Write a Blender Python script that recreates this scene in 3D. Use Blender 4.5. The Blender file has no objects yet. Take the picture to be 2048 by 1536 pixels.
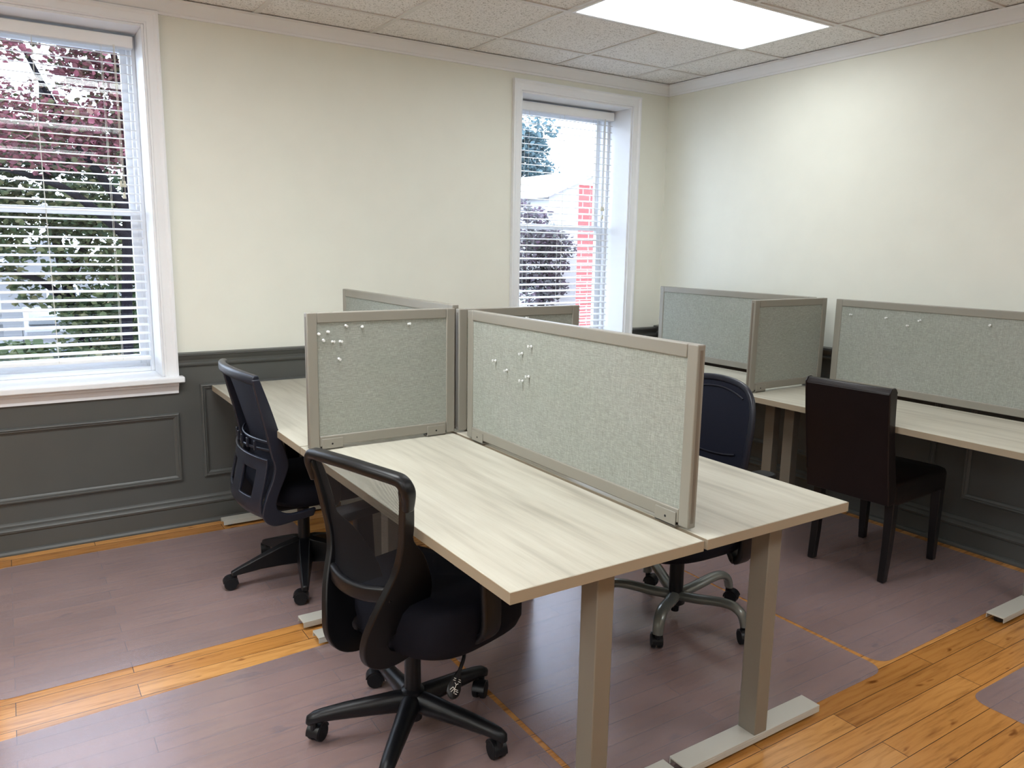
import bpy, bmesh, math, random
from math import sin, cos, pi, radians, sqrt
from mathutils import Vector, Matrix
random.seed(7)
SC = bpy.context.scene
COL = SC.collection

# ------------------------------------------------------------------ materials
def new_mat(name):
    m = bpy.data.materials.new(name); m.use_nodes = True
    nt = m.node_tree; nt.nodes.clear()
    out = nt.nodes.new('ShaderNodeOutputMaterial')
    b = nt.nodes.new('ShaderNodeBsdfPrincipled')
    nt.links.new(b.outputs[0], out.inputs[0])
    return m, nt, b, out
def N(nt, t, **kw):
    n = nt.nodes.new(t)
    for k, v in kw.items():
        if k.startswith('i_'): n.inputs[k[2:].replace('_', ' ')].default_value = v
        else: setattr(n, k, v)
    return n
def setb(b, col=None, rough=.5, metal=0, spec=.5, **kw):
    if col: b.inputs['Base Color'].default_value = (*col, 1)
    b.inputs['Roughness'].default_value = rough
    b.inputs['Metallic'].default_value = metal
    b.inputs['Specular IOR Level'].default_value = spec
    for k, v in kw.items(): b.inputs[k.replace('_', ' ')].default_value = v
def ramp(nt, fac, stops):
    r = N(nt, 'ShaderNodeValToRGB')
    el = r.color_ramp.elements
    while len(el) < len(stops): el.new(.5)
    for e, (p, c) in zip(el, stops): e.position = p; e.color = (*c, 1)
    nt.links.new(fac, r.inputs[0]); return r.outputs[0]
def noise(nt, vec, scale=5, detail=3, rough=.5):
    n = N(nt, 'ShaderNodeTexNoise'); n.inputs['Scale'].default_value = scale
    n.inputs['Detail'].default_value = detail; n.inputs['Roughness'].default_value = rough
    if vec is not None: nt.links.new(vec, n.inputs['Vector'])
    return n.outputs[0]
def coords(nt, kind='Object', scale=(1, 1, 1), rot=(0, 0, 0), loc=(0, 0, 0)):
    tc = N(nt, 'ShaderNodeTexCoord'); mp = N(nt, 'ShaderNodeMapping')
    mp.inputs['Scale'].default_value = scale; mp.inputs['Rotation'].default_value = rot; mp.inputs['Location'].default_value = loc
    nt.links.new(tc.outputs[kind], mp.inputs[0]); return mp.outputs[0]
def bump(nt, b, h, strength=.2, dist=.01):
    bp = N(nt, 'ShaderNodeBump'); bp.inputs['Strength'].default_value = strength; bp.inputs['Distance'].default_value = dist
    nt.links.new(h, bp.inputs['Height']); nt.links.new(bp.outputs[0], b.inputs['Normal'])
def mix(nt, fac, a, c, mode='MIX'):
    m = N(nt, 'ShaderNodeMix', data_type='RGBA', blend_type=mode)
    for s, v in ((0, fac), (6, a), (7, c)):
        if isinstance(v, (int, float)): m.inputs[s].default_value = v
        elif isinstance(v, tuple): m.inputs[s].default_value = (*v, 1)
        else: nt.links.new(v, m.inputs[s])
    return m.outputs[2]
def mth(nt, op, a, b=None, c=None):
    m = N(nt, 'ShaderNodeMath', operation=op)
    for i, v in enumerate((a, b, c)):
        if v is None: continue
        if isinstance(v, (int, float)): m.inputs[i].default_value = v
        else: nt.links.new(v, m.inputs[i])
    return m.outputs[0]
def fresnel(nt, ior):
    # same reflectance from either side of a thin sheet
    f = N(nt, 'ShaderNodeFresnel'); g = N(nt, 'ShaderNodeNewGeometry')
    nt.links.new(mth(nt, 'ADD', ior, mth(nt, 'MULTIPLY', g.outputs['Backfacing'], 1/ior-ior)), f.inputs[0])
    return f
M = {}
def simple(key, col, rough=.5, metal=0, spec=.5, bumpsc=None, bstr=.1, vary=0, **kw):
    m, nt, b, o = new_mat(key); setb(b, col, rough, metal, spec, **kw)
    if vary:
        f = noise(nt, coords(nt), 6, 4)
        nt.links.new(ramp(nt, f, [(.3, tuple(x*(1-vary) for x in col)), (.7, tuple(min(1, x*(1+vary)) for x in col))]), b.inputs['Base Color'])
    if bumpsc: bump(nt, b, noise(nt, coords(nt), bumpsc, 3), bstr, .002)
    M[key] = m; return m

simple('wall_cream', (.755, .76, .685), .55, bumpsc=120, bstr=.06, vary=.015)
simple('wall_gray', (.078, .080, .076), .40, bumpsc=90, bstr=.05, vary=.04)
simple('trim_white', (.79, .805, .835), .38, vary=.01)
simple('ceiling_bar', (.66, .65, .64), .5)
simple('frame_taupe', (.255, .24, .205), .42, bumpsc=600, bstr=.05, vary=.02)
simple('leg_taupe', (.205, .183, .15), .4, bumpsc=500, bstr=.04, vary=.02)
simple('foot_silver', (.50, .49, .44), .38, vary=.02)
simple('black_plastic', (.0045, .0045, .006), .36, spec=.35, bumpsc=700, bstr=.12)
simple('black_soft', (.004, .004, .0055), .6, spec=.3, bumpsc=500, bstr=.2)
simple('dark_metal', (.006, .006, .007), .45, spec=.3)
simple('navy_shell', (.013, .015, .026), .36, bumpsc=700, bstr=.1)
simple('seat_fabric', (.0035, .004, .010), .8, spec=.25, bumpsc=900, bstr=.5)
simple('navy_mesh', (.005, .007, .019), .7, spec=.3, bumpsc=900, bstr=.5)
simple('leather', (.0075, .0035, .0038), .38, spec=.4, bumpsc=160, bstr=.25)
simple('dark_wood', (.006, .005, .006), .3)
simple('gray_steel', (.20, .21, .195), .26, .35)
simple('chrome', (.7, .7, .7), .15, 1)
simple('white_mark', (.75, .75, .72), .5)
simple('blind_white', (.84, .84, .84), .4)
simple('cord', (.68, .66, .58), .7)
simple('tassel', (.62, .60, .48), .5)
simple('slot_dark', (.17, .145, .115), .5)
simple('hole', (.004, .004, .004), .8)
simple('pin', (.88, .90, .90), .10, Transmission_Weight=.25)
simple('asphalt', (.10, .10, .105), .9, bumpsc=8, bstr=.1, vary=.12)
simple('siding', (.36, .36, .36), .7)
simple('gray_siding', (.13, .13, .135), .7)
simple('roof', (.16, .16, .17), .8, vary=.15)
simple('bark', (.006, .005, .007), .9, spec=.05, bumpsc=30, bstr=.5, vary=.3)
simple('bin_blue', (.03, .05, .11), .5)
simple('bin_white', (.2, .2, .205), .5)
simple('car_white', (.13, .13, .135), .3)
simple('car_glass', (.03, .035, .04), .1)
simple('tyre', (.015, .015, .015), .8)
simple('red_shed', (.10, .02, .02), .7, vary=.1)

def m_slat():
    m, nt, b, o = new_mat('slat_white'); setb(b, (.84, .84, .84), .4)
    t = N(nt, 'ShaderNodeBsdfTranslucent'); t.inputs[0].default_value = (.85, .86, .88, 1)
    mx = N(nt, 'ShaderNodeMixShader'); mx.inputs[0].default_value = .28
    nt.links.new(b.outputs[0], mx.inputs[1]); nt.links.new(t.outputs[0], mx.inputs[2]); nt.links.new(mx.outputs[0], o.inputs[0]); M['slat'] = m
m_slat()
def m_glass():
    m, nt, b, o = new_mat('pane_glass')
    t = N(nt, 'ShaderNodeBsdfTransparent'); g = N(nt, 'ShaderNodeBsdfGlossy'); g.inputs['Roughness'].default_value = .02
    fr = fresnel(nt, 1.35)
    mx = N(nt, 'ShaderNodeMixShader'); nt.links.new(fr.outputs[0], mx.inputs[0]); nt.links.new(t.outputs[0], mx.inputs[1]); nt.links.new(g.outputs[0], mx.inputs[2])
    t.inputs[0].default_value = (.95, .97, .98, 1)
    nt.links.new(mx.outputs[0], o.inputs[0]); M['glass'] = m
m_glass()

def m_ceiling():
    m, nt, b, o = new_mat('ceiling_tile'); setb(b, (.6, .57, .54), .9, spec=.15)
    v = coords(nt)
    f1 = noise(nt, v, 85, 5, .7); f2 = noise(nt, v, 130, 3, .7)
    c1 = ramp(nt, f1, [(.33, (.42, .41, .40)), (.42, (.80, .79, .785)), (.8, (.85, .84, .835))])
    c2 = ramp(nt, f2, [(.36, (.32, .30, .28)), (.42, (1, 1, 1))])
    nt.links.new(mix(nt, 1, c1, c2, 'MULTIPLY'), b.inputs['Base Color'])
    bump(nt, b, f1, .35, .004); M['ceiling'] = m
m_ceiling()

def m_floor():
    m, nt, b, o = new_mat('oak_floor'); setb(b, None, .24, spec=.5, Coat_Weight=.35, Coat_Roughness=.12)
    v = coords(nt)
    br = N(nt, 'ShaderNodeTexBrick'); nt.links.new(v, br.inputs[0])
    br.offset = .37; br.offset_frequency = 2
    for k, x in (('Scale', 1), ('Brick Width', .93), ('Row Height', .0835), ('Mortar Size', .0011), ('Mortar Smooth', .1), ('Bias', 0)): br.inputs[k].default_value = x
    br.inputs['Color1'].default_value = (0, 0, 0, 1); br.inputs['Color2'].default_value = (1, 1, 1, 1); br.inputs['Mortar'].default_value = (.5, .5, .5, 1)
    # grain offset by plank
    sep = N(nt, 'ShaderNodeSeparateColor'); nt.links.new(br.outputs[0], sep.inputs[0])
    cx = N(nt, 'ShaderNodeCombineXYZ'); nt.links.new(mth(nt, 'MULTIPLY', sep.outputs[0], 37.0), cx.inputs[0]); nt.links.new(mth(nt, 'MULTIPLY', sep.outputs[0], 13.0), cx.inputs[2])
    va = N(nt, 'ShaderNodeVectorMath', operation='ADD'); nt.links.new(v, va.inputs[0]); nt.links.new(cx.outputs[0], va.inputs[1])
    mp = N(nt, 'ShaderNodeMapping'); mp.inputs['Scale'].default_value = (1.6, 22, 4); nt.links.new(va.outputs[0], mp.inputs[0])
    g = noise(nt, mp.outputs[0], 3.0, 6, .62)
    mp2 = N(nt, 'ShaderNodeMapping'); mp2.inputs['Scale'].default_value = (3.2, 9, 3); nt.links.new(va.outputs[0], mp2.inputs[0])
    w = N(nt, 'ShaderNodeTexWave', wave_type='RINGS'); w.inputs['Scale'].default_value = 1.3; w.inputs['Distortion'].default_value = 9; w.inputs['Detail'].default_value = 3; w.inputs['Detail Scale'].default_value = .8
    nt.links.new(mp2.outputs[0], w.inputs[0])
    base = ramp(nt, sep.outputs[0], [(0, (.45, .20, .050)), (.35, (.55, .25, .065)), (.75, (.60, .285, .080)), (1, (.65, .325, .10))])
    gr = ramp(nt, g, [(.30, (.50, .44, .40)), (.48, (.92, .90, .88)), (.62, (1, 1, 1))])
    c = mix(nt, .85, base, gr, 'MULTIPLY')
    wr = ramp(nt, w.outputs[1], [(0, (.72, .64, .55)), (.25, (1, 1, 1))])
    c = mix(nt, .35, c, wr, 'MULTIPLY')
    kn = noise(nt, coords(nt, scale=(3, 9, 1)), 2.2, 2, .5)
    c = mix(nt, .9, c, ramp(nt, kn, [(.27, (.35, .24, .18)), (.33, (1, 1, 1))]), 'MULTIPLY')
    c = mix(nt, br.outputs[1], c, (.05, .02, .008))
    nt.links.new(c, b.inputs['Base Color'])
    bump(nt, b, mth(nt, 'SUBTRACT', mth(nt, 'MULTIPLY', g, .25), br.outputs[1]), .12, .002)
    M['floor'] = m
m_floor()

def m_laminate(key, rot):
    m, nt, b, o = new_mat(key); setb(b, None, .36, spec=.45)
    v = coords(nt, rot=(0, 0, rot), scale=(1, 1, 1))
    mp = N(nt, 'ShaderNodeMapping'); mp.inputs['Scale'].default_value = (13, .9, 6); nt.links.new(v, mp.inputs[0])
    g1 = noise(nt, mp.outputs[0], 1.6, 5, .55)
    mp2 = N(nt, 'ShaderNodeMapping'); mp2.inputs['Scale'].default_value = (90, 3, 30); nt.links.new(v, mp2.inputs[0])
    g2 = noise(nt, mp2.outputs[0], 2, 4, .6)
    c = ramp(nt, g1, [(.30, (.385, .362, .30)), (.5, (.515, .49, .412)), (.68, (.585, .565, .485))])
    c = mix(nt, .45, c, ramp(nt, g2, [(.3, (.86, .84, .80)), (.65, (1, 1, 1))]), 'MULTIPLY')
    nt.links.new(c, b.inputs['Base Color']); M[key] = m
m_laminate('laminate', 0)
simple('shaded_edge', (.33, .275, .20), .4, vary=.03)  # darker than the tabletop: weaker side light put into the edge colour

def m_fabric():
    m, nt, b, o = new_mat('panel_fabric'); setb(b, None, .9, spec=.15)
    v1 = coords(nt, scale=(20, 20, 300)); v2 = coords(nt, scale=(300, 300, 20)); v3 = coords(nt)
    f = mth(nt, 'ADD', mth(nt, 'MULTIPLY', noise(nt, v1, 3, 3, .6), .5), mth(nt, 'MULTIPLY', noise(nt, v2, 3, 3, .6), .5))
    c = ramp(nt, f, [(.36, (.225, .24, .21)), (.5, (.315, .33, .30)), (.64, (.425, .44, .405))])
    c = mix(nt, .3, c, ramp(nt, noise(nt, v3, 5, 3), [(.35, (.86, .9, .84)), (.65, (1, 1, 1))]), 'MULTIPLY')
    nt.links.new(c, b.inputs['Base Color']); bump(nt, b, f, .25, .002); M['fabric'] = m
m_fabric()

def m_vinyl():
    m, nt, b, o = new_mat('mat_vinyl')
    setb(b, (.34, .27, .275), .8, spec=0)
    v = coords(nt)
    nt.links.new(ramp(nt, noise(nt, v, 2.2, 4), [(.35, (.47, .385, .39)), (.65, (.56, .46, .465))]), b.inputs['Base Color'])
    t = N(nt, 'ShaderNodeBsdfTransparent'); t.inputs[0].default_value = (.86, .825, .89, 1)
    mx = N(nt, 'ShaderNodeMixShader'); mx.inputs[0].default_value = .29
    nt.links.new(t.outputs[0], mx.inputs[1]); nt.links.new(b.outputs[0], mx.inputs[2])
    g = N(nt, 'ShaderNodeBsdfGlossy'); g.inputs['Roughness'].default_value = .25
    fr = fresnel(nt, 1.68)
    m2 = N(nt, 'ShaderNodeMixShader'); nt.links.new(fr.outputs[0], m2.inputs[0]); nt.links.new(mx.outputs[0], m2.inputs[1]); nt.links.new(g.outputs[0], m2.inputs[2])
    nt.links.new(m2.outputs[0], o.inputs[0])
    M['vinyl'] = m
m_vinyl()

def m_mesh():
    m, nt, b, o = new_mat('chair_mesh'); setb(b, (.005, .005, .008), .7, spec=.3)
    tc = N(nt, 'ShaderNodeTexCoord'); sx = N(nt, 'ShaderNodeSeparateXYZ'); nt.links.new(tc.outputs['UV'], sx.inputs[0])
    fr = mth(nt, 'FRACT', mth(nt, 'MULTIPLY', mth(nt, 'ADD', sx.outputs[0], mth(nt, 'MULTIPLY', sx.outputs[1], .22)), 205.0))
    a = mth(nt, 'GREATER_THAN', fr, .47)
    fr2 = mth(nt, 'FRACT', mth(nt, 'MULTIPLY', sx.outputs[1], 230.0))
    a2 = mth(nt, 'GREATER_THAN', fr2, .86)
    al = mth(nt, 'MAXIMUM', a, a2)
    t = N(nt, 'ShaderNodeBsdfTransparent'); mx = N(nt, 'ShaderNodeMixShader')
    nt.links.new(al, mx.inputs[0]); nt.links.new(t.outputs[0], mx.inputs[1]); nt.links.new(b.outputs[0], mx.inputs[2]); nt.links.new(mx.outputs[0], o.inputs[0])
    M['mesh'] = m
m_mesh()

def m_emit(key, col, s):
    m, nt, b, o = new_mat(key); setb(b, (.9, .9, .9), .5)
    b.inputs['Emission Color'].default_value = (*col, 1); b.inputs['Emission Strength'].default_value = s; M[key] = m
m_emit('diffuser', (.93, .98, 1.0), 5.0)
m_emit('fill_diffuser_bright', (.93, .98, 1.0), 13.0)  # this and the dim one serve only the added out-of-frame panels
m_emit('fill_diffuser_dim', (.93, .98, 1.0), 6.0)

def m_brick():
    m, nt, b, o = new_mat('red_brick'); setb(b, None, .85)
    v = coords(nt, rot=(radians(90), 0, 0))
    br = N(nt, 'ShaderNodeTexBrick'); nt.links.new(v, br.inputs[0])
    for k, x in (('Scale', 1), ('Brick Width', .42), ('Row Height', .15), ('Mortar Size', .012)): br.inputs[k].default_value = x
    br.inputs['Color1'].default_value = (.25, .045, .045, 1); br.inputs['Color2'].default_value = (.31, .07, .065, 1); br.inputs['Mortar'].default_value = (.35, .27, .26, 1)
    nt.links.new(br.outputs[0], b.inputs['Base Color']); M['brick'] = m
m_brick()

def m_leaf(key, cols):
    m, nt, b, o = new_mat(key); setb(b, None, .6, spec=.3)
    f = noise(nt, coords(nt, scale=(1, 1, 1)), 1.6, 2); f2 = N(nt, 'ShaderNodeNewGeometry').outputs['Random Per Island']
    c = ramp(nt, mth(nt, 'ADD', mth(nt, 'MULTIPLY', f, .6), mth(nt, 'MULTIPLY', f2, .4)), [(.28 + .44*i/(len(cols)-1), c) for i, c in enumerate(cols)])
    nt.links.new(c, b.inputs['Base Color'])
    t = N(nt, 'ShaderNodeBsdfTranslucent'); nt.links.new(c, t.inputs[0])
    mx = N(nt, 'ShaderNodeMixShader'); mx.inputs[0].default_value = .35
    nt.links.new(b.outputs[0], mx.inputs[1]); nt.links.new(t.outputs[0], mx.inputs[2]); nt.links.new(mx.outputs[0], o.inputs[0]); M[key] = m
m_leaf('leaf_red', [(.06, .075, .035), (.13, .05, .06), (.21, .065, .09), (.19, .075, .08), (.10, .10, .05)])
m_leaf('leaf_green', [(.022, .04, .02), (.045, .068, .03), (.08, .10, .042), (.14, .13, .065)])
m_leaf('leaf_bluegreen', [(.06, .11, .125), (.10, .16, .18), (.15, .21, .23)])
m_leaf('leaf_plum', [(.08, .085, .095), (.14, .09, .13), (.15, .14, .15), (.10, .11, .10)])
m_leaf('leaf_rust', [(.12, .13, .06), (.22, .15, .08), (.20, .11, .06)])

# ------------------------------------------------------------------ geometry helpers
class MB:
    def __init__(s): s.v = []; s.f = []; s.mi = []; s.uv = {}
    def add(s, vs, fs, mi=0):
        o = len(s.v); s.v += [tuple(p) for p in vs]
        for f in fs: s.f.append([i+o for i in f]); s.mi.append(mi)
        return s
    def box(s, x0, x1, y0, y1, z0, z1, mi=0, mat=None):
        vs = [Vector(p) for p in ((x0,y0,z0),(x1,y0,z0),(x1,y1,z0),(x0,y1,z0),(x0,y0,z1),(x1,y0,z1),(x1,y1,z1),(x0,y1,z1))]
        if mat: vs = [mat @ p for p in vs]
        return s.add(vs, [(0,3,2,1),(4,5,6,7),(0,1,5,4),(1,2,6,5),(2,3,7,6),(3,0,4,7)], mi)
    def loops(s, rings, closed_ring=True, cap=True, closed_path=False, mi=0):
        n = len(rings[0]); o = len(s.v)
        for r in rings: s.v += [tuple(p) for p in r]
        k = len(rings); F = []
        for i in range(k if closed_path else k-1):
            a, b = i*n, ((i+1) % k)*n
            for j in range(n if closed_ring else n-1):
                j2 = (j+1) % n; F.append((o+a+j, o+a+j2, o+b+j2, o+b+j))
        if cap and not closed_path:
            F.append(tuple(o+j for j in range(n))[::-1]); F.append(tuple(o+(k-1)*n+j for j in range(n)))
        for f in F: s.f.append(list(f)); s.mi.append(mi)
        return s
    def sweep(s, pts, sec, up=(0,0,1), closed=False, scales=None, cap=True, mi=0):
        """sec: list of (a,b) in the side/up frame, scaled per point."""
        pts = [Vector(p) for p in pts]; n = len(pts); rings = []; up = Vector(up)
        for i, p in enumerate(pts):
            a = pts[i-1] if (i > 0 or closed) else pts[i]; b = pts[(i+1) % n] if (i < n-1 or closed) else pts[i]
            t = (b-a).normalized(); sd = t.cross(up)
            if sd.length < 1e-4: sd = t.cross(Vector((1, 0, 0)))
            sd.normalize(); u = sd.cross(t); k = scales[i] if scales else 1
            ka, kb = k if isinstance(k, tuple) else (k, k)
            rings.append([p + sd*x*ka + u*y*kb for x, y in sec])
        return s.loops(rings, closed_path=closed, cap=cap, mi=mi)
    def tube(s, pts, r, n=10, closed=False, mi=0, up=(0,0,1)):
        sec = [(cos(2*pi*i/n), sin(2*pi*i/n)) for i in range(n)]
        sc = [r]*len(pts) if not isinstance(r, (list, tuple)) else list(r)
        return s.sweep(pts, sec, up=up, closed=closed, scales=sc, mi=mi)
    def lathe(s, prof, c=(0,0,0), axis='z', n=20, mi=0):
        rings = []
        for r, h in prof:
            ring = []
            for i in range(n):
                a = 2*pi*i/n; x, y = r*cos(a), r*sin(a)
                p = {'z': (x, y, h), 'y': (x, h, y), 'x': (h, x, y)}[axis]
                ring.append((p[0]+c[0], p[1]+c[1], p[2]+c[2]))
            rings.append(ring)
        return s.loops(rings, mi=mi)
    def prism(s, poly, fn0, fn1, mi=0):
        """poly 2D list; fn0/fn1 map (a,b)->3D for the two faces"""
        n = len(poly); A = [fn0(*p) for p in poly]; B = [fn1(*p) for p in poly]
        return s.add(A+B, [tuple(range(n))[::-1], tuple(range(n, 2*n))] + [(i, (i+1) % n, n+(i+1) % n, n+i) for i in range(n)], mi)
    def grid(s, fn, nu, nv, mi=0, uv=True):
        o = len(s.v); f0 = len(s.f)
        for j in range(nv+1):
            for i in range(nu+1): s.v.append(tuple(fn(i/nu, j/nv)))
        for j in range(nv):
            for i in range(nu):
                a = o+j*(nu+1)+i; s.uv[len(s.f)] = [(i/nu, j/nv), ((i+1)/nu, j/nv), ((i+1)/nu, (j+1)/nv), (i/nu, (j+1)/nv)]
                s.f.append([a, a+1, a+nu+2, a+nu+1]); s.mi.append(mi)
        return s
    def build(s, name, mats, parent=None, bevel=0, seg=2, smooth=30, subsurf=0, solid=0, recalc=True):
        off = Vector((0, 0, 0)); p = parent
        while p is not None:
            if p.get('_w'): off += p.location
            p = p.parent
        me = bpy.data.meshes.new(name)
        me.from_pydata([tuple(Vector(v)-off) for v in s.v], [], s.f)
        if not isinstance(mats, (list, tuple)): mats = [mats]
        for m in mats: me.materials.append(M[m])
        for poly, i in zip(me.polygons, s.mi): poly.material_index = i
        if s.uv:
            ul = me.uv_layers.new(name='UVMap')
            for fi, u in s.uv.items():
                for li, c in zip(me.polygons[fi].loop_indices, u): ul.data[li].uv = c
        if recalc:
            bm = bmesh.new(); bm.from_mesh(me); bmesh.ops.recalc_face_normals(bm, faces=bm.faces); bm.to_mesh(me); bm.free()
        me.update()
        o = bpy.data.objects.new(name, me); COL.objects.link(o)
        if parent: o.parent = parent
        if smooth:
            me.shade_smooth(); me.set_sharp_from_angle(angle=radians(smooth))
        if solid:
            d = o.modifiers.new('t', 'SOLIDIFY'); d.thickness = solid; d.offset = 0
        if bevel:
            b = o.modifiers.new('b', 'BEVEL'); b.width = bevel; b.segments = seg; b.limit_method = 'ANGLE'; b.angle_limit = radians(40); b.harden_normals = False
        if subsurf:
            d = o.modifiers.new('s', 'SUBSURF'); d.levels = subsurf; d.render_levels = subsurf
        return o

def tag(o, label=None, cat=None, group=None, kind=None):
    if label: o['label'] = label
    if cat: o['category'] = cat
    if group: o['group'] = group
    if kind: o['kind'] = kind
    return o
def thing(name, label, cat, loc=(0,0,0), rz=0, group=None, world=True):
    o = bpy.data.objects.new(name, None); COL.objects.link(o)
    o.location = loc; o.rotation_euler = (0, 0, rz); o.empty_display_size = .1
    if world: o['_w'] = 1
    return tag(o, label, cat, group)
def struct(name, label=None, loc=(0,0,0)):
    o = bpy.data.objects.new(name, None); COL.objects.link(o); o.location = loc; o['_w'] = 1
    o['kind'] = 'structure'
    if label: o['label'] = label
    return o
def st(o, label=None):
    o['kind'] = 'structure'
    if label: o['label'] = label
    return o
def cr(pts, k=6, closed=False):
    """Catmull-Rom through points (any dimension)"""
    n = len(pts); out = []
    rng = range(n if closed else n-1)
    for i in rng:
        P = [pts[(i+d) % n] if closed else pts[min(max(i+d, 0), n-1)] for d in (-1, 0, 1, 2)]
        for j in range(k):
            t = j/k
            out.append(tuple(.5*((2*b)+(-a+c)*t+(2*a-5*b+4*c-d)*t*t+(-a+3*b-3*c+d)*t**3) for a, b, c, d in zip(*P)))
    if not closed: out.append(tuple(pts[-1]))
    return out
def lerp(x, xs, ys):
    if x <= xs[0]: return ys[0]
    for a, b, c, d in zip(xs, xs[1:], ys, ys[1:]):
        if x <= b: return c+(d-c)*(x-a)/(b-a)
    return ys[-1]
def rrect(w, h, r, k=4):
    out = []
    for cx, cy, a0 in ((w/2-r, h/2-r, 0), (-w/2+r, h/2-r, 90), (-w/2+r, -h/2+r, 180), (w/2-r, -h/2+r, 270)):
        for i in range(k+1):
            a = radians(a0+90*i/k); out.append((cx+r*cos(a), cy+r*sin(a)))
    return out

H = 2.5763           # ceiling height
ZT = .7353           # desk top height
XG, YG, T = -.4026, -.371, .6096
RX0, RY0 = -6.6, -8.0   # far sides of the room behind the camera

# ------------------------------------------------------------------ room shell
st(MB().box(RX0-.3, .3, RY0-.3, .35, -.1, 0).build('floor', 'floor'), 'honey oak strip floor')
c = MB().box(RX0-.3, .3, RY0-.3, .35, H+.005, H+.1).build('ceiling', 'ceiling'); st(c, 'speckled white drop ceiling tiles')
gb = MB()
x = XG
while x < 0: x += T
while x > RX0:
    if x < -.02: gb.box(x-.012, x+.012, RY0, 0, H-.001, H+.005)
    x -= T
y = YG
while y < 0: y += T
while y > RY0:
    if y < -.02: gb.box(RX0, 0, y-.012, y+.012, H-.0014, H+.0046)
    y -= T
gb.build('grid_bars', 'ceiling_bar', c, smooth=0)

W1 = (-4.242, -3.348, .793, 2.455)   # clear opening x0 x1 z0 z1
W2 = (-1.234, -.329, .793, 2.410)
RAIL = .905
def wall_back():
    b = MB(); xs = [RX0-.3, W1[0], W1[1], W2[0], W2[1], .3]
    for i in range(5):
        a, c_ = xs[i], xs[i+1]
        if i in (1, 3):
            w = W1 if i == 1 else W2
            b.box(a, c_, 0, .32, -.1, w[2]-.03, 1); b.box(a, c_, 0, .32, w[3], H+.1, 0)
        else:
            b.box(a, c_, 0, .32, -.1, RAIL-.03, 1); b.box(a, c_, 0, .32, RAIL-.03, H+.1, 0)
    return b.build('wall_back', ['wall_cream', 'wall_gray'], smooth=0)
st(wall_back(), 'cream wall with two windows above charcoal wainscot')
def plain_wall(nm, x0, x1, y0, y1):
    b = MB(); b.box(x0, x1, y0, y1, -.1, RAIL-.03, 1); b.box(x0, x1, y0, y1, RAIL-.03, H+.1, 0)
    return st(b.build(nm, ['wall_cream', 'wall_gray'], smooth=0), 'cream wall above charcoal wainscot')
plain_wall('wall_right', 0, .3, RY0-.3, 0)
plain_wall('wall_left', RX0-.3, RX0, RY0-.3, 0)
plain_wall('wall_front', RX0, 0, RY0-.3, RY0)

def run(nm, prof, segs, matn, label, base=0):
    """prof: list of (out, z); segs: 'b' back wall x-range or 'r' right wall y-range"""
    b = MB()
    for kind, a, c_ in segs:
        if kind == 'b': b.prism(prof, lambda o, z: (a, -o, z), lambda o, z: (c_, -o, z))
        else: b.prism(prof, lambda o, z: (-o, a, z), lambda o, z: (-o, c_, z))
    return st(b.build(nm, matn, smooth=25), label)
crown = [(0, H-.068), (.010, H-.068), (.012, H-.058), (.018, H-.054), (.026, H-.040), (.036, H-.026), (.046, H-.016), (.050, H-.012), (.052, H), (0, H)]
run('trim_1', crown, [('b', RX0, -.0)], 'trim_white', 'white crown moulding along the window wall')
run('trim_2', crown, [('r', RY0, -.0)], 'trim_white', 'white crown moulding along the right wall')
rail = [(0, RAIL-.066), (.010, RAIL-.066), (.014, RAIL-.058), (.014, RAIL-.052), (.010, RAIL-.048), (.012, RAIL-.036), (.022, RAIL-.022), (.026, RAIL-.012), (.030, RAIL-.010), (.030, RAIL), (0, RAIL+.004)]
CW = .062   # casing width
run('trim_3', rail, [('b', RX0, W1[0]-CW), ('b', W1[1]+CW, W2[0]-CW), ('b', W2[1]+CW, 0)], 'wall_gray', 'charcoal chair rail on the window wall')
run('trim_4', [(o+.012, z+.012) if o > 0 else (o, z+.012) for o, z in rail], [('r', RY0, 0)], 'wall_gray', 'charcoal chair rail on the right wall')
base = [(0, 0), (.032, 0), (.032, .008), (.026, .018), (.016, .022), (.016, .100), (.022, .106), (.024, .116), (.018, .124), (.012, .128), (.012, .138), (.006, .146), (0, .150)]
run('baseboard_back', base, [('b', RX0, 0)], 'wall_gray', 'charcoal baseboard under the windows')
run('baseboard_right', [(o*1.5, z) for o, z in base], [('r', RY0, 0)], 'wall_gray', 'charcoal baseboard along the right wall')
def picture_frame(nm, wall, a, c_, z0, z1, label):
    b = MB(); w = .030
    prof = [(0, 0), (0, .006), (.004, .014), (.010, .016), (.014, .011), (.020, .011), (.024, .007), (w, .004), (w, 0)]
    cs = [(a, z0, 1, 1), (c_, z0, -1, 1), (c_, z1, -1, -1), (a, z1, 1, -1)]
    rings = []
    for ax, az, sx, sz in cs:
        ring = []
        for i, o in prof:
            P = (ax+sx*i, az+sz*i)
            ring.append((P[0], -o, P[1]) if wall == 'b' else (-o*1.2, P[0], P[1]))
        rings.append(ring)
    b.loops(rings, closed_path=True, cap=False)
    return st(b.build(nm, 'wall_gray', smooth=20), label)
picture_frame('trim_5', 'b', -4.30, -3.292, .242, .602, 'charcoal panel moulding under the left window')
picture_frame('trim_6', 'b', -3.186, -1.40, .247, .74, 'charcoal panel moulding beside the left window')
picture_frame('trim_7', 'b', -1.28, -.28, .242, .602, 'charcoal panel moulding under the right window')
for k, (a, c_) in enumerate(((-1.05, -.16), (-2.1, -1.2), (-3.2, -2.25))):
    picture_frame('trim_%d' % (8+k), 'r', a, c_, .245, .74, 'charcoal panel moulding low on the right wall')

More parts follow.
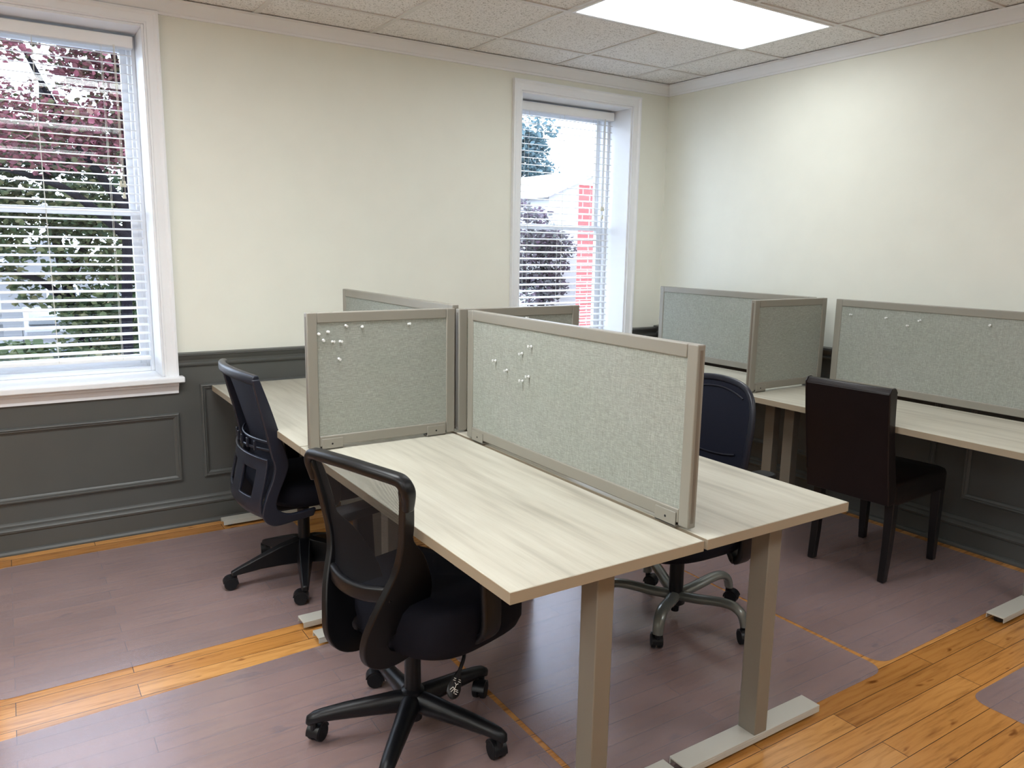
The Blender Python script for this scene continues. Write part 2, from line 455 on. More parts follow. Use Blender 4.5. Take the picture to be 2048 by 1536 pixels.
# ------------------------------------------------------------------ windows
def window(nm, w, label, ctop):
    x0, x1, z0, z1 = w
    root = struct(nm, label, ((x0+x1)/2, 0, z0))
    # casing: moulded frame on three sides
    b = MB(); prof = [(0, 0), (0, .012), (.006, .014), (.012, .012), (.040, .016), (.046, .020), (.052, .024), (CW, .024), (CW, 0)]
    pts = [(x1, z0, 1, 0), (x1, z1, 1, 1), (x0, z1, -1, 1), (x0, z0, -1, 0)]
    b.loops([[(px+sx*i, -o, pz+sz*i) for i, o in prof] for px, pz, sx, sz in pts])
    b.build('casing', 'trim_white', root, smooth=20)
    # stool and apron
    b = MB(); b.box(x0-CW-.020, x1+CW+.022, -.060, 0, z0-.030, z0); b.box(x0, x1, 0, .235, z0-.030, z0)
    b.build('stool', 'trim_white', root, bevel=.006)
    b = MB(); ap = [(0, z0-.030), (.034, z0-.030), (.034, z0-.044), (.026, z0-.052), (.020, z0-.066), (.014, z0-.074), (.012, z0-.088), (0, z0-.088)]
    b.prism(ap, lambda o, z: (x0-CW+.004, -o, z), lambda o, z: (x1+CW-.004, -o, z)); b.build('apron', 'trim_white', root, smooth=20)
    # jamb lining
    b = MB(); t = .012
    b.box(x0, x0+t, -.002, .235, z0, z1); b.box(x1-t, x1, -.002, .235, z0, z1); b.box(x0+t, x1-t, -.002, .235, z1-t, z1)
    b.build('jamb_lining', 'trim_white', root, bevel=.002)
    # vinyl frame with stops
    f = MB(); fx0, fx1, fz0, fz1 = x0+t, x1-t, z0, z1-t; wf = .034
    for y0, y1, g in ((.215, .245, .020), (.245, .318, wf)):
        f.box(fx0, fx0+g, y0, y1, fz0, fz1); f.box(fx1-g, fx1, y0, y1, fz0, fz1); f.box(fx0+g, fx1-g, y0, y1, fz1-g, fz1); f.box(fx0+g, fx1-g, y0, y1, fz0, fz0+g+.004)
    f.build('vinyl_frame', 'trim_white', root, bevel=.003)
    zm = 1.603
    def sash(nm2, a, c_, y0, y1, zz0, zz1, top, bot, side):
        s = MB(); s.box(a, a+side, y0, y1, zz0, zz1); s.box(c_-side, c_, y0, y1, zz0, zz1); s.box(a+side, c_-side, y0, y1, zz1-top, zz1); s.box(a+side, c_-side, y0, y1, zz0, zz0+bot)
        o = s.build(nm2, 'trim_white', root, bevel=.003)
        g = MB(); yc = (y0+y1)/2; g.box(a+side, c_-side, yc-.002, yc+.002, zz0+bot, zz1-top); g.build('pane', 'glass', o, smooth=0)
        return o
    sx0, sx1 = fx0+.026, fx1-.026
    sash('upper_sash', sx0, sx1, .284, .308, zm-.016, fz1-.030, .040, .034, .036)
    lo = sash('lower_sash', sx0, sx1, .250, .278, fz0+.034, zm+.016, .034, .050, .036)
    lk = MB(); lk.box((sx0+sx1)/2-.03, (sx0+sx1)/2+.03, .242, .252, zm+.002, zm+.016); lk.lathe([(.012, 0), (.012, .01), (.006, .014)], ((sx0+sx1)/2, .255, zm+.016)); lk.build('sash_lock', 'trim_white', lo, bevel=.002)
    return root
window('window_1', W1, 'large white double hung window by the left edge', 2.52)
window('window_2', W2, 'narrower looking white window beside the room corner', 2.477)

def blind(label, w, ztop, pull):
    x0, x1 = w[0]+.034, w[1]-.034
    yc = .182
    root = thing('window_blind', label, 'blind', ((x0+x1)/2, yc, ztop), group='white slatted window blinds')
    b = MB(); b.box(x0-.006, x1+.006, yc-.030, yc+.028, ztop-.055, ztop); b.build('headrail', 'blind_white', root, bevel=.004)
    s = MB(); tilt = radians(9); hw = .0235; z = ztop-.085; pitch = .0434; zs = []
    while z > w[2]+.075: zs.append(z); z -= pitch
    for z in zs:
        ring = []
        for xx in (x0, x1):
            pr = []
            for k in range(7):
                u = -1+2*k/6; yy = u*hw; cz = .0022*(1-u*u)
                pr.append((yy*cos(tilt)-cz*sin(tilt), yy*sin(tilt)+cz*cos(tilt)))
            pr2 = [(p[0], p[1]-.0026) for p in pr[::-1]]
            ring.append([(xx, yc+p[0], z+p[1]) for p in pr+pr2])
        s.loops(ring)
    s.build('slats', 'slat', root, smooth=40)
    zb = zs[-1]-pitch
    b = MB(); b.box(x0, x1, yc-.025, yc+.025, zb-.008, zb+.010); b.build('bottom_rail', 'blind_white', root, bevel=.004)
    xc = (x0+x1)/2
    for xx in (xc-.282, xc, xc+.282):
        cd = MB()
        for dy in (-.0255, .0255): cd.tube([(xx, yc+dy, zb), (xx, yc+dy, ztop-.05)], .0011, 6)
        for z in zs: cd.tube([(xx+.004, yc-.025, z-.005), (xx+.004, yc+.025, z+.001)], .0007, 5)
        cd.build('ladder_cord', 'cord', root)
    px = x1-.082 if pull > 0 else x0+.05
    for d, zl in ((0, 1.745), (.005, 1.745), (.010, 1.69)):
        pc = MB(); pc.tube([(px+d, yc-.036, zl), (px+d*.6, yc-.036, ztop-.05)], .0011, 6); pc.build('pull_cord', 'cord', root)
    for d, zl in ((-.006, 1.72), (.010, 1.72), (.005, 1.665)):
        tz = MB(); tz.lathe([(.003, .030), (.005, .026), (.009, .002), (.008, 0)], (px+d, yc-.036, zl), n=12); tz.build('tassel', 'tassel', root)
    return root
blind('white horizontal slat blind in the left window, tree with red leaves behind it', W1, 2.428, 1)
blind('white horizontal slat blind in the window near the room corner', W2, 2.386, 1)

# ------------------------------------------------------------------ ceiling lights
def troffer(i0, j0, label, dm='fill_diffuser_bright'):
    x1 = XG-i0*T; x0 = x1-2*T; y1 = YG-j0*T; y0 = y1-T
    r = thing('ceiling_light', label, 'ceiling light', ((x0+x1)/2, (y0+y1)/2, H), group='fluorescent ceiling lights')
    f = MB(); a, c_, d, e = x0+.012, x1-.012, y0+.012, y1-.012; w = .016
    f.box(a, a+w, d, e, H-.006, H+.004); f.box(c_-w, c_, d, e, H-.006, H+.004); f.box(a+w, c_-w, d, d+w, H-.006, H+.004); f.box(a+w, c_-w, e-w, e, H-.006, H+.004)
    f.build('frame', 'trim_white', r, bevel=.002)
    MB().box(a+w, c_-w, d+w, e-w, H-.003, H+.003).build('diffuser', dm, r, smooth=0)
    return r
troffer(0, 1, 'lit rectangular fluorescent panel set in the ceiling tiles', 'diffuser')
for i0, j0, dm in ((4, 2, 'fill_diffuser_bright'), (8, 2, 'fill_diffuser_bright'), (0, 6, 'fill_diffuser_dim'), (4, 6, 'fill_diffuser_dim'), (8, 6, 'fill_diffuser_bright'), (4, 10, 'fill_diffuser_dim')):  # extra panels added out of frame to light the room evenly
    troffer(i0, j0, 'added fluorescent ceiling panel out of view, filling in the room light', dm)

# ------------------------------------------------------------------ desks
def desk(label, x0, x1, y0, y1, lx, f0, f1, y_feet, leg_d=.064, leg_w=.054):
    r = thing('desk', label, 'desk', ((x0+x1)/2, (y0+y1)/2, 0), group='pale woodgrain work desks')
    top = MB(); top.box(x0, x1, y0, y1, ZT-.0285, ZT); top.build('tabletop', 'laminate', r, bevel=.0015)
    e = MB(); t = .0012  # thin strips round the top that carry the painted side shade
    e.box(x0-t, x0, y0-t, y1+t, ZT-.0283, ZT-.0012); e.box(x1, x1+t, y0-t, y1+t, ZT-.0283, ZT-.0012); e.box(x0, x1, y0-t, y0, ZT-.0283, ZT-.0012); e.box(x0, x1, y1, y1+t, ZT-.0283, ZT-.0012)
    e.build('shaded_edge', 'shaded_edge', r, smooth=0)
    zb = ZT-.0285
    fr = MB()
    for yc in y_feet: fr.box(x0+.05, x1-.05, yc-.034, yc+.034, zb-.012, zb)
    ya, yb = y_feet
    for xx in (lx-.02, lx+leg_w+.02-.03): fr.box(xx, xx+.03, ya, yb, zb-.045, zb-.012)
    fr.build('support_frame', 'dark_metal', r, bevel=.002)
    for yc in y_feet:
        l = MB(); l.box(lx, lx+leg_w, yc-leg_d/2, yc+leg_d/2, .034, zb-.012); l.build('leg', 'leg_taupe', r, bevel=.003)
        f = MB(); y0_, y1_ = yc-.034, yc+.034; f.box(f0, f1, y0_, y1_, .029, .035); f.box(f0, f1, y0_, y0_+.003, .012, .029); f.box(f0, f1, y1_-.003, y1_, .012, .029)
        fo = f.build('foot', 'foot_silver', r, bevel=.001)
        for xx in (f0+.035, f1-.035):
            g = MB(); g.lathe([(.018, .0032), (.018, .022), (.008, .024), (.008, .029)], (xx, yc, 0), n=16); g.build('glide', 'black_plastic', fo)
    return r
XL0, XL1, XR0, XR1 = -3.1316, -2.5475, -2.5310, -1.9405
YF, YS, YB = -2.8707, -1.462, -.034
desk('pale woodgrain desk nearest the camera, left of the long front divider', XL0, XL1, YF, YS-.004, -2.843, -3.122, -2.522, (-2.783, -1.544))
desk('pale woodgrain desk right of the long front divider, gray metal legs at its front', XR0, XR1, YF, YS-.004, -2.214, -2.497, -1.905, (-2.783, -1.544))
desk('pale woodgrain desk against the window wall, behind the left divider', XL0, XL1, YS+.004, YB, -2.843, -3.132, -2.522, (-1.400, -.112))
desk('pale woodgrain desk under the right window, hidden behind the dividers', XR0, XR1, YS+.004, YB, -2.214, -2.497, -1.905, (-1.400, -.112))
QX0, QX1 = -.842, -.244
desk('pale woodgrain desk in the corner along the right wall', QX0, QX1, YS+.004, YB, -.452, -.745, -.16, (-1.400, -.112))
desk('pale woodgrain desk along the right wall where the leather chair stands', QX0, QX1, YF, YS-.004, -.452, -.745, -.16, (-2.795, -1.528))

# ------------------------------------------------------------------ dividers
def divider(label, axis, a, b_, p0, p1, z0, z1, brackets=True):
    """axis 'x': runs a..b_ along x with faces at y=p0,p1; axis 'y' the other way"""
    def P(u, v, z): return (u, v, z) if axis == 'x' else (v, u, z)
    def bx(mb, u0, u1, v0, v1, za, zb):
        q0, q1 = P(u0, v0, za), P(u1, v1, zb)
        mb.box(min(q0[0], q1[0]), max(q0[0], q1[0]), min(q0[1], q1[1]), max(q0[1], q1[1]), za, zb)
    c0 = P((a+b_)/2, (p0+p1)/2, z0)
    r = thing('desk_divider', label, 'divider', c0, group='gray fabric desk dividers')
    w = .037; f = MB()
    for u0, u1, za, zb in ((a, a+w, z0, z1), (b_-w, b_, z0, z1), (a+w, b_-w, z1-w, z1), (a+w, b_-w, z0+.006, z0+.044)): bx(f, u0, u1, p0, p1, za, zb)
    f.build('frame', 'frame_taupe', r, bevel=.0035, seg=3)
    pm = (p0+p1)/2
    for ue, sg in ((a, -1), (b_, 1)):
        s = MB(); bx(s, min(ue, ue+sg*.0008), max(ue, ue+sg*.0008), pm-.0045, pm+.0045, z0+.014, z1-.014); s.build('end_slot', 'slot_dark', r, smooth=0)
    g = MB(); bx(g, a+w, b_-w, p0+.0045, p1-.0045, z0+.044, z1-w); g.build('fabric_panel', 'fabric', r, smooth=0)
    if brackets:
        for u0 in (a+w+.006, b_-w-.006-.078):
            for v0, v1, v, sg in ((p0-.0035, pm, p0-.0035, -1), (pm, p1+.0035, p1+.0035, 1)):
                k = MB(); vo0, vo1 = (v0, p0) if sg < 0 else (p1, v1)
                bx(k, u0, u0+.078, vo0, vo1, z0-.006, z0+.034); bx(k, u0, u0+.078, v0, v1, z0-.0065, z0-.0005)
                ko = k.build('bracket', 'frame_taupe', r, bevel=.0015)
                h = MB(); uc = u0+.038; n = 10
                h.loops([[P(uc+.0035*cos(2*pi*i/n), v+sg*e, z0+.014+.0035*sin(2*pi*i/n)) for i in range(n)] for e in (.0004, 0)])
                h.build('screw_hole', 'hole', ko)
    return r
Z0 = ZT+.0075
divider('gray fabric divider with many clear pins at its upper left, across the left desks', 'x', -3.126, -2.545, -1.556, -1.527, Z0, 1.2275)
divider('long gray fabric divider at the front, between the two nearest desks', 'y', -2.808, -1.645, -2.5405, -2.5125, Z0, 1.2275)
divider('long gray fabric divider behind the left cross divider, towards the window wall', 'y', -1.515, -.34, -2.535, -2.506, Z0, 1.237)
divider('dark looking gray divider across the right desks, below the right window', 'x', -2.527, -1.942, -1.556, -1.527, Z0, 1.2235)
divider('long gray divider in the room corner along the right wall', 'y', -1.462, -.249, -.231, -.203, Z0+.0005, 1.2165)
divider('narrow gray divider standing crosswise on the right wall desks', 'x', -.795, -.207, -1.532, -1.503, Z0, 1.2165)
divider('long gray divider behind the leather chair, along the right wall', 'y', -2.775, -1.602, -.231, -.203, Z0+.0005, 1.2165)

# ------------------------------------------------------------------ push pins
def pin_mesh():
    b = MB()
    b.lathe([(.0002, -.006), (.0006, -.003), (.0007, 0), (.0048, .0005), (.0050, .002), (.0030, .004), (.0022, .007), (.0028, .010), (.0046, .0125), (.0048, .0145), (.0010, .0155)], n=12)
    return b
PM = None
def pin(label, p, d, tilt, group):
    global PM
    if PM is None:
        o = pin_mesh().build('push_pin', 'pin'); PM = o.data
    else:
        o = bpy.data.objects.new('push_pin', PM); COL.objects.link(o)
    z = (Vector(d)+Vector(tilt)).normalized()
    o.location = Vector(p); o.rotation_euler = z.to_track_quat('Z', 'Y').to_euler()
    return tag(o, label, 'push pin', group)
rd = random.Random(3)
G1, G2, G3 = 'clear pins in the left cross divider', 'clear pins in the long front divider', 'clear pins in the divider along the right wall'
L1 = ['clear push pin beside the frame at the upper left of the left cross divider', 'clear push pin just right of the one touching the left frame', 'clear push pin near the top, third along the left cross divider', 'clear push pin near the top, fourth along the left cross divider',
      'clear push pin, left of three in a low row on the left cross divider', 'clear push pin, middle of three in a low row on the left cross divider', 'clear push pin, right of three in a low row on the left cross divider', 'clear push pin lowest on the left cross divider', 'clear push pin standing alone at the upper right of the left cross divider']
for lab, (x, z) in zip(L1, [(-3.084, 1.153), (-3.051, 1.159), (-2.985, 1.179), (-2.923, 1.171), (-3.068, 1.131), (-3.036, 1.124), (-3.007, 1.123), (-3.013, 1.062), (-2.741, 1.174)]):
    pin(lab, (x, -1.5525, z), (0, -1, 0), (rd.uniform(-.3, .3), 0, rd.uniform(-.2, .3)), G1)
L2 = ['clear push pin highest on the long front divider', 'clear push pin second highest on the long front divider', 'clear push pin furthest left on the long front divider', 'clear push pin third from the left end of the front divider, below the leftmost', 'clear push pin, upper of the lowest pair on the long front divider', 'clear push pin lowest on the long front divider']
for lab, (y, z) in zip(L2, [(-2.066, 1.138), (-2.013, 1.109), (-1.844, 1.062), (-1.919, 1.039), (-2.056, 1.036), (-2.018, 1.015)]):
    pin(lab, (-2.537, y, z), (-1, 0, 0), (0, rd.uniform(-.3, .3), rd.uniform(-.2, .2)), G2)
L3 = ['clear push pin nearest the left end of the right wall divider', 'clear push pin second from the left on the right wall divider', 'clear push pin hanging lowest on the right wall divider', 'clear push pin right of the lowest one on the right wall divider', 'clear push pin furthest right on the right wall divider']
for lab, (y, z) in zip(L3, [(-1.699, 1.138), (-1.896, 1.137), (-2.012, 1.108), (-2.072, 1.141), (-2.396, 1.148)]):
    pin(lab, (-.2275, y, z), (-1, 0, 0), (0, rd.uniform(-.3, .3), rd.uniform(-.2, .2)), G3)
pin('clear push pin in the dark divider below the right window', (-2.215, -1.5525, 1.179), (0, -1, 0), (.1, 0, .1), 'clear pin in the dark divider')

# ------------------------------------------------------------------ floor mats
def chair_mat(label, poly, r=.07):
    n = len(poly); out = []
    for i in range(n):
        p = Vector(poly[i]); a = (Vector(poly[i-1])-p).normalized(); b_ = (Vector(poly[(i+1) % n])-p).normalized()
        s, e = p+a*r, p+b_*r
        for k in range(7):
            t = k/6; out.append(tuple((1-t)**2*s+2*t*(1-t)*p+t*t*e))
    cx = sum(p[0] for p in poly)/n; cy = sum(p[1] for p in poly)/n
    b = MB(); b.prism(out, lambda x, y: (x-cx, y-cy, .0006), lambda x, y: (x-cx, y-cy, .0030))
    o = b.build('chair_mat', 'vinyl', bevel=.001); o.location = (cx, cy, 0)
    return tag(o, label, 'floor mat', 'translucent chair mats on the floor')
chair_mat('translucent chair mat under the far chair by the left window', [(-4.14, -1.385), (-2.80, -1.365), (-2.80, -.178), (-4.14, -.178)])
chair_mat('translucent chair mat under the nearest black chair', [(-4.30, -2.86), (-2.763, -2.83), (-2.748, -1.555), (-4.30, -1.640)])
chair_mat('translucent chair mat beneath the gray steel chair base', [(-2.744, -2.775), (-1.463, -2.772), (-1.463, -1.56), (-2.728, -1.56)])
chair_mat('translucent chair mat under the brown leather chair', [(-1.440, -2.745), (-.10, -2.725), (-.10, -1.52), (-1.457, -1.52)])
chair_mat('translucent chair mat cut off at the lower right edge', [(-1.395, -4.24), (-.17, -4.22), (-.18, -3.03), (-1.39, -3.02)])

# ------------------------------------------------------------------ chairs
def caster(parent, x, y, yaw, r=.027, hz=.062, zoff=.003):
    R_ = Matrix.Translation((x, y, zoff)) @ Matrix.Rotation(yaw, 4, 'Z')
    off = .018
    b = MB()
    # hood: arc shell over the wheels
    sec = [(-.020, 0), (.020, 0), (.020, .006), (-.020, .006)]
    rings = []
    for k in range(11):
        a = radians(-5+170*k/10)
        c_, s_ = cos(a), sin(a)
        rings.append([R_ @ Vector((-off+(r-.001+h)*c_, w, r+(r-.001+h)*s_)) for w, h in sec])
    b.loops(rings)
    b.box(-off-.018, -off+.018, -.003, .003, r-.012, r+.020, mat=R_)
    b.lathe([(.010, hz-.022), (.010, hz+.012)], (x, y, zoff), n=12)
    o = b.build('caster', 'black_plastic', parent)
    for y0, y1 in ((-.021, -.004), (.004, .021)):
        w = MB(); rings = []
        for rr, yy in ((r*.55, y0), (r*.92, y0), (r, y0+.003), (r, y1-.003), (r*.92, y1), (r*.55, y1)):
            rings.append([R_ @ Vector((-off+rr*cos(2*pi*i/20), yy, r+rr*sin(2*pi*i/20))) for i in range(20)])
        w.loops(rings); w.build('wheel', 'black_soft', o)
    return o
def cushion(parent, name, mat_, x0, x1, y0, y1, z0, z1, wf=.03, e=3.2, n=40):
    """rounded seat: superellipse slab with a drooping front edge"""
    b = MB(); cx, cy = (x0+x1)/2, (y0+y1)/2; a, c_ = (x1-x0)/2, (y1-y0)/2
    prof = [(.0, 0), (.80, 0), (.95, .06), (1.0, .28), (1.0, .60), (.965, .86), (.88, .97), (.6, 1.0), (.0, 1.0)]
    rings = []
    for s_, t in prof:
        ring = []
        for i in range(n):
            an = 2*pi*i/n; ca, sa = cos(an), sin(an)
            px = math.copysign(abs(ca)**(2/e), ca)*max(s_, .01); py = math.copysign(abs(sa)**(2/e), sa)*max(s_, .01)
            X, Y = cx+a*px, cy+c_*py
            dz = -wf*max(0, (px-.35)/.65)**2*(.4+.6*t)
            dip = -.012*(1-min(1, px*px+py*py)) if t > .9 else 0
            ring.append((X, Y, z0+(z1-z0)*t+dz+dip))
        rings.append(ring)
    return b.loops(rings).build(name, mat_, parent, smooth=60)
def armrest(parent, x, side, ybase, yout, zb, zt, mat_='black_plastic', low=None):
    low = low if low is not None else zb-.02
    b = MB(); s = side
    path = cr([(x, s*(ybase-.08), zb), (x, s*ybase, zb), (x, s*(yout-.03), low), (x, s*yout, low+.03), (x, s*(yout+.006), zb+.10), (x-.01, s*(yout+.004), zt-.025)], 5)
    b.sweep(path, rrect(.070, .024, .010, 3), up=(0, s, 0.02))
    o = b.build('armrest', mat_, parent, smooth=50)
    p = MB(); pts = rrect(.235, .078, .035, 6)
    p.loops([[(x-.005+u*k, s*yout+v*k, z) for u, v in pts] for k, z in ((.93, zt-.026), (1, zt-.020), (1, zt-.008), (.93, zt))]); p.build('arm_pad', 'black_soft', o, smooth=50)
    return o

# ---- chair A: nearest task chair
def chair_near():
    root = thing('office_chair', 'black office chair with see-through mesh back, nearest the camera', 'chair', (-3.053, -2.225, 0), radians(16), world=False, group='black rolling office chairs')
    zs, ws = [.33, .45, .55, .70, .90], [.080, .102, .134, .174, .214]
    hwf = lambda z: lerp(z, zs, ws)
    rear = [(-.206, .866), (-.207, .85), (-.200, .825), (-.190, .75), (-.183, .675), (-.188, .62), (-.205, .575), (-.227, .52), (-.244, .46), (-.251, .41), (-.243, .37), (-.218, .338), (-.178, .318), (-.128, .311), (-.05, .318)]
    front = [(-.03, .352), (-.10, .352), (-.150, .368), (-.165, .400), (-.125, .420), (-.065, .428), (-.036, .455), (-.034, .512), (-.052, .568), (-.098, .650), (-.146, .705), (-.152, .750), (-.166, .825), (-.174, .850), (-.180, .866)]
    poly = cr(rear, 3)+cr(front, 3)
    f = MB(); t = .024
    for s in (-1, 1):
        f.prism(poly, lambda X, z: (X, s*(hwf(z)-t), z), lambda X, z: (X, s*hwf(z), z))
    # top rail, bowed backwards
    half = []
    for Y, z in cr([(.196, .815), (.2035, .850), (.2025, .876), (.188, .893), (.160, .899), (.100, .904), (.045, .907), (.0, .908)], 4):
        half.append((lerp(z, [.815, .85, .88], [-.184, -.190, -.196])-.026*(1-(Y/.205)**2), Y, z-.012))
    pts = half + [(X, -Y, z) for X, Y, z in half[-2::-1]]
    f.sweep(pts, rrect(.030, .040, .012, 3), up=(1, 0, 0), scales=[min(1, .72+.05*min(i, len(pts)-1-i)) for i in range(len(pts))])
    # lower cross rail of the mesh
    pts = [(-.188-.030*(1-u*u), u*.128, .556-.012*(1-u*u)) for u in [-1+k/6 for k in range(13)]]
    f.sweep(pts, rrect(.022, .044, .008, 3))
    f.build('back_frame', 'black_plastic', root, bevel=.006, seg=3, smooth=50)
    mb = MB()
    def sf(u, v):
        z = .548+(.888-.548)*v; w = hwf(z)-.012
        xx = lerp(z, [.54, .60, .66, .75, .82, .89], [-.192, -.175, -.168, -.172, -.184, -.200])
        U = 2*u-1
        return (xx-.024*(1-U*U), U*w, z)
    mb.grid(sf, 24, 20); mb.build('back_mesh', 'mesh', root, recalc=False, smooth=60)
    cushion(root, 'seat', 'seat_fabric', -.150, .305, -.250, .250, .345, .500, .075)
    b = MB(); b.box(-.08, .12, -.10, .10, .330, .372); b.build('tilt_mechanism', 'black_plastic', root, bevel=.01)
    b = MB(); b.lathe([(.034, .075), (.034, .150), (.0245, .155), (.0245, .352)], n=24); b.lathe([(.028, .055), (.030, .078)], n=20); b.build('gas_column', 'black_plastic', root)
    for k in range(5):
        a = radians(14+72*k-16)
        d = Vector((cos(a), sin(a), 0)); rr = .292
        b = MB()
        sec = [(cos(2*pi*i/14)*1.0, sin(2*pi*i/14)*1.0) for i in range(14)]
        P = [d*q[0]+Vector((0, 0, q[1])) for q in ((.0, .112), (.05, .112), (.12, .106), (.2, .099), (rr-.025, .091), (rr-.005, .086), (rr+.010, .079), (rr+.014, .068))]
        b.sweep(P, sec, scales=[(.031, .036), (.030, .034), (.027, .029), (.0245, .0245), (.022, .019), (.021, .018), (.018, .015), (.012, .010)])
        o = b.build('base_leg', 'black_plastic', root, smooth=60)
        caster(root, d.x*rr, d.y*rr, a+(.5, -1.9, 1.0, 2.2, -.6)[k])
    for s in (-1, 1): armrest(root, .045, s, .20, .268, .372, .656, low=.385)
    lv = MB(); path = cr([(.0, -.11, .36), (.02, -.17, .352), (.015, -.200, .330), (-.020, -.215, .298)], 5); lv.tube(path, .0055, 8)
    lo = lv.build('tilt_lever', 'dark_metal', root)
    pd = MB()
    c0 = Vector((-.020, -.215, .300)); ax = Vector((-.052, -.022, -.052)); L_ = ax.length; ax.normalize()
    sd = Vector((.66, -.60, -.42)); sd = (sd-ax*sd.dot(ax)).normalized(); nn = ax.cross(sd).normalized()
    if nn.dot(Vector((-.6, -.6, .6))) < 0: nn = -nn
    pr = [(0, .006), (.12, .009), (.35, .0155), (.6, .0195), (.8, .0185), (.94, .012), (1, .004)]
    rings = []
    for t_, w in pr:
        rings.append([c0+ax*L_*t_+sd*w*cos(2*pi*i/12)+nn*.0055*sin(2*pi*i/12) for i in range(12)])
    pd.loops(rings); po = pd.build('lever_paddle', 'black_plastic', lo, smooth=60)
    mk = MB()
    def strip(t0, w0, t1, w1, wd=.0010):
        a_ = c0+ax*L_*t0+sd*w0+nn*.0058; b_ = c0+ax*L_*t1+sd*w1+nn*.0058
        mk.tube([a_, b_], wd, 5)
    for s in (-1, 1):
        strip(.30, s*.004, .30, s*.010); strip(.37, s*.004, .37, s*.011)
    for q in (((.44, -.004), (.50, .001)), ((.44, .006), (.50, .001)), ((.50, .001), (.66, .000)), ((.60, -.006), (.66, 0)), ((.60, -.006), (.72, -.012)), ((.66, -.002), (.78, -.008)), ((.66, 0), (.66, .010)), ((.72, .004), (.72, .012)), ((.66, .001), (.80, .001)), ((.80, .004), (.80, .010))):
        strip(*q[0], *q[1])
    mk.build('pictogram', 'white_mark', lo)
    po['label'] = 'black paddle with white seat pictogram'
    return root
chair_near()

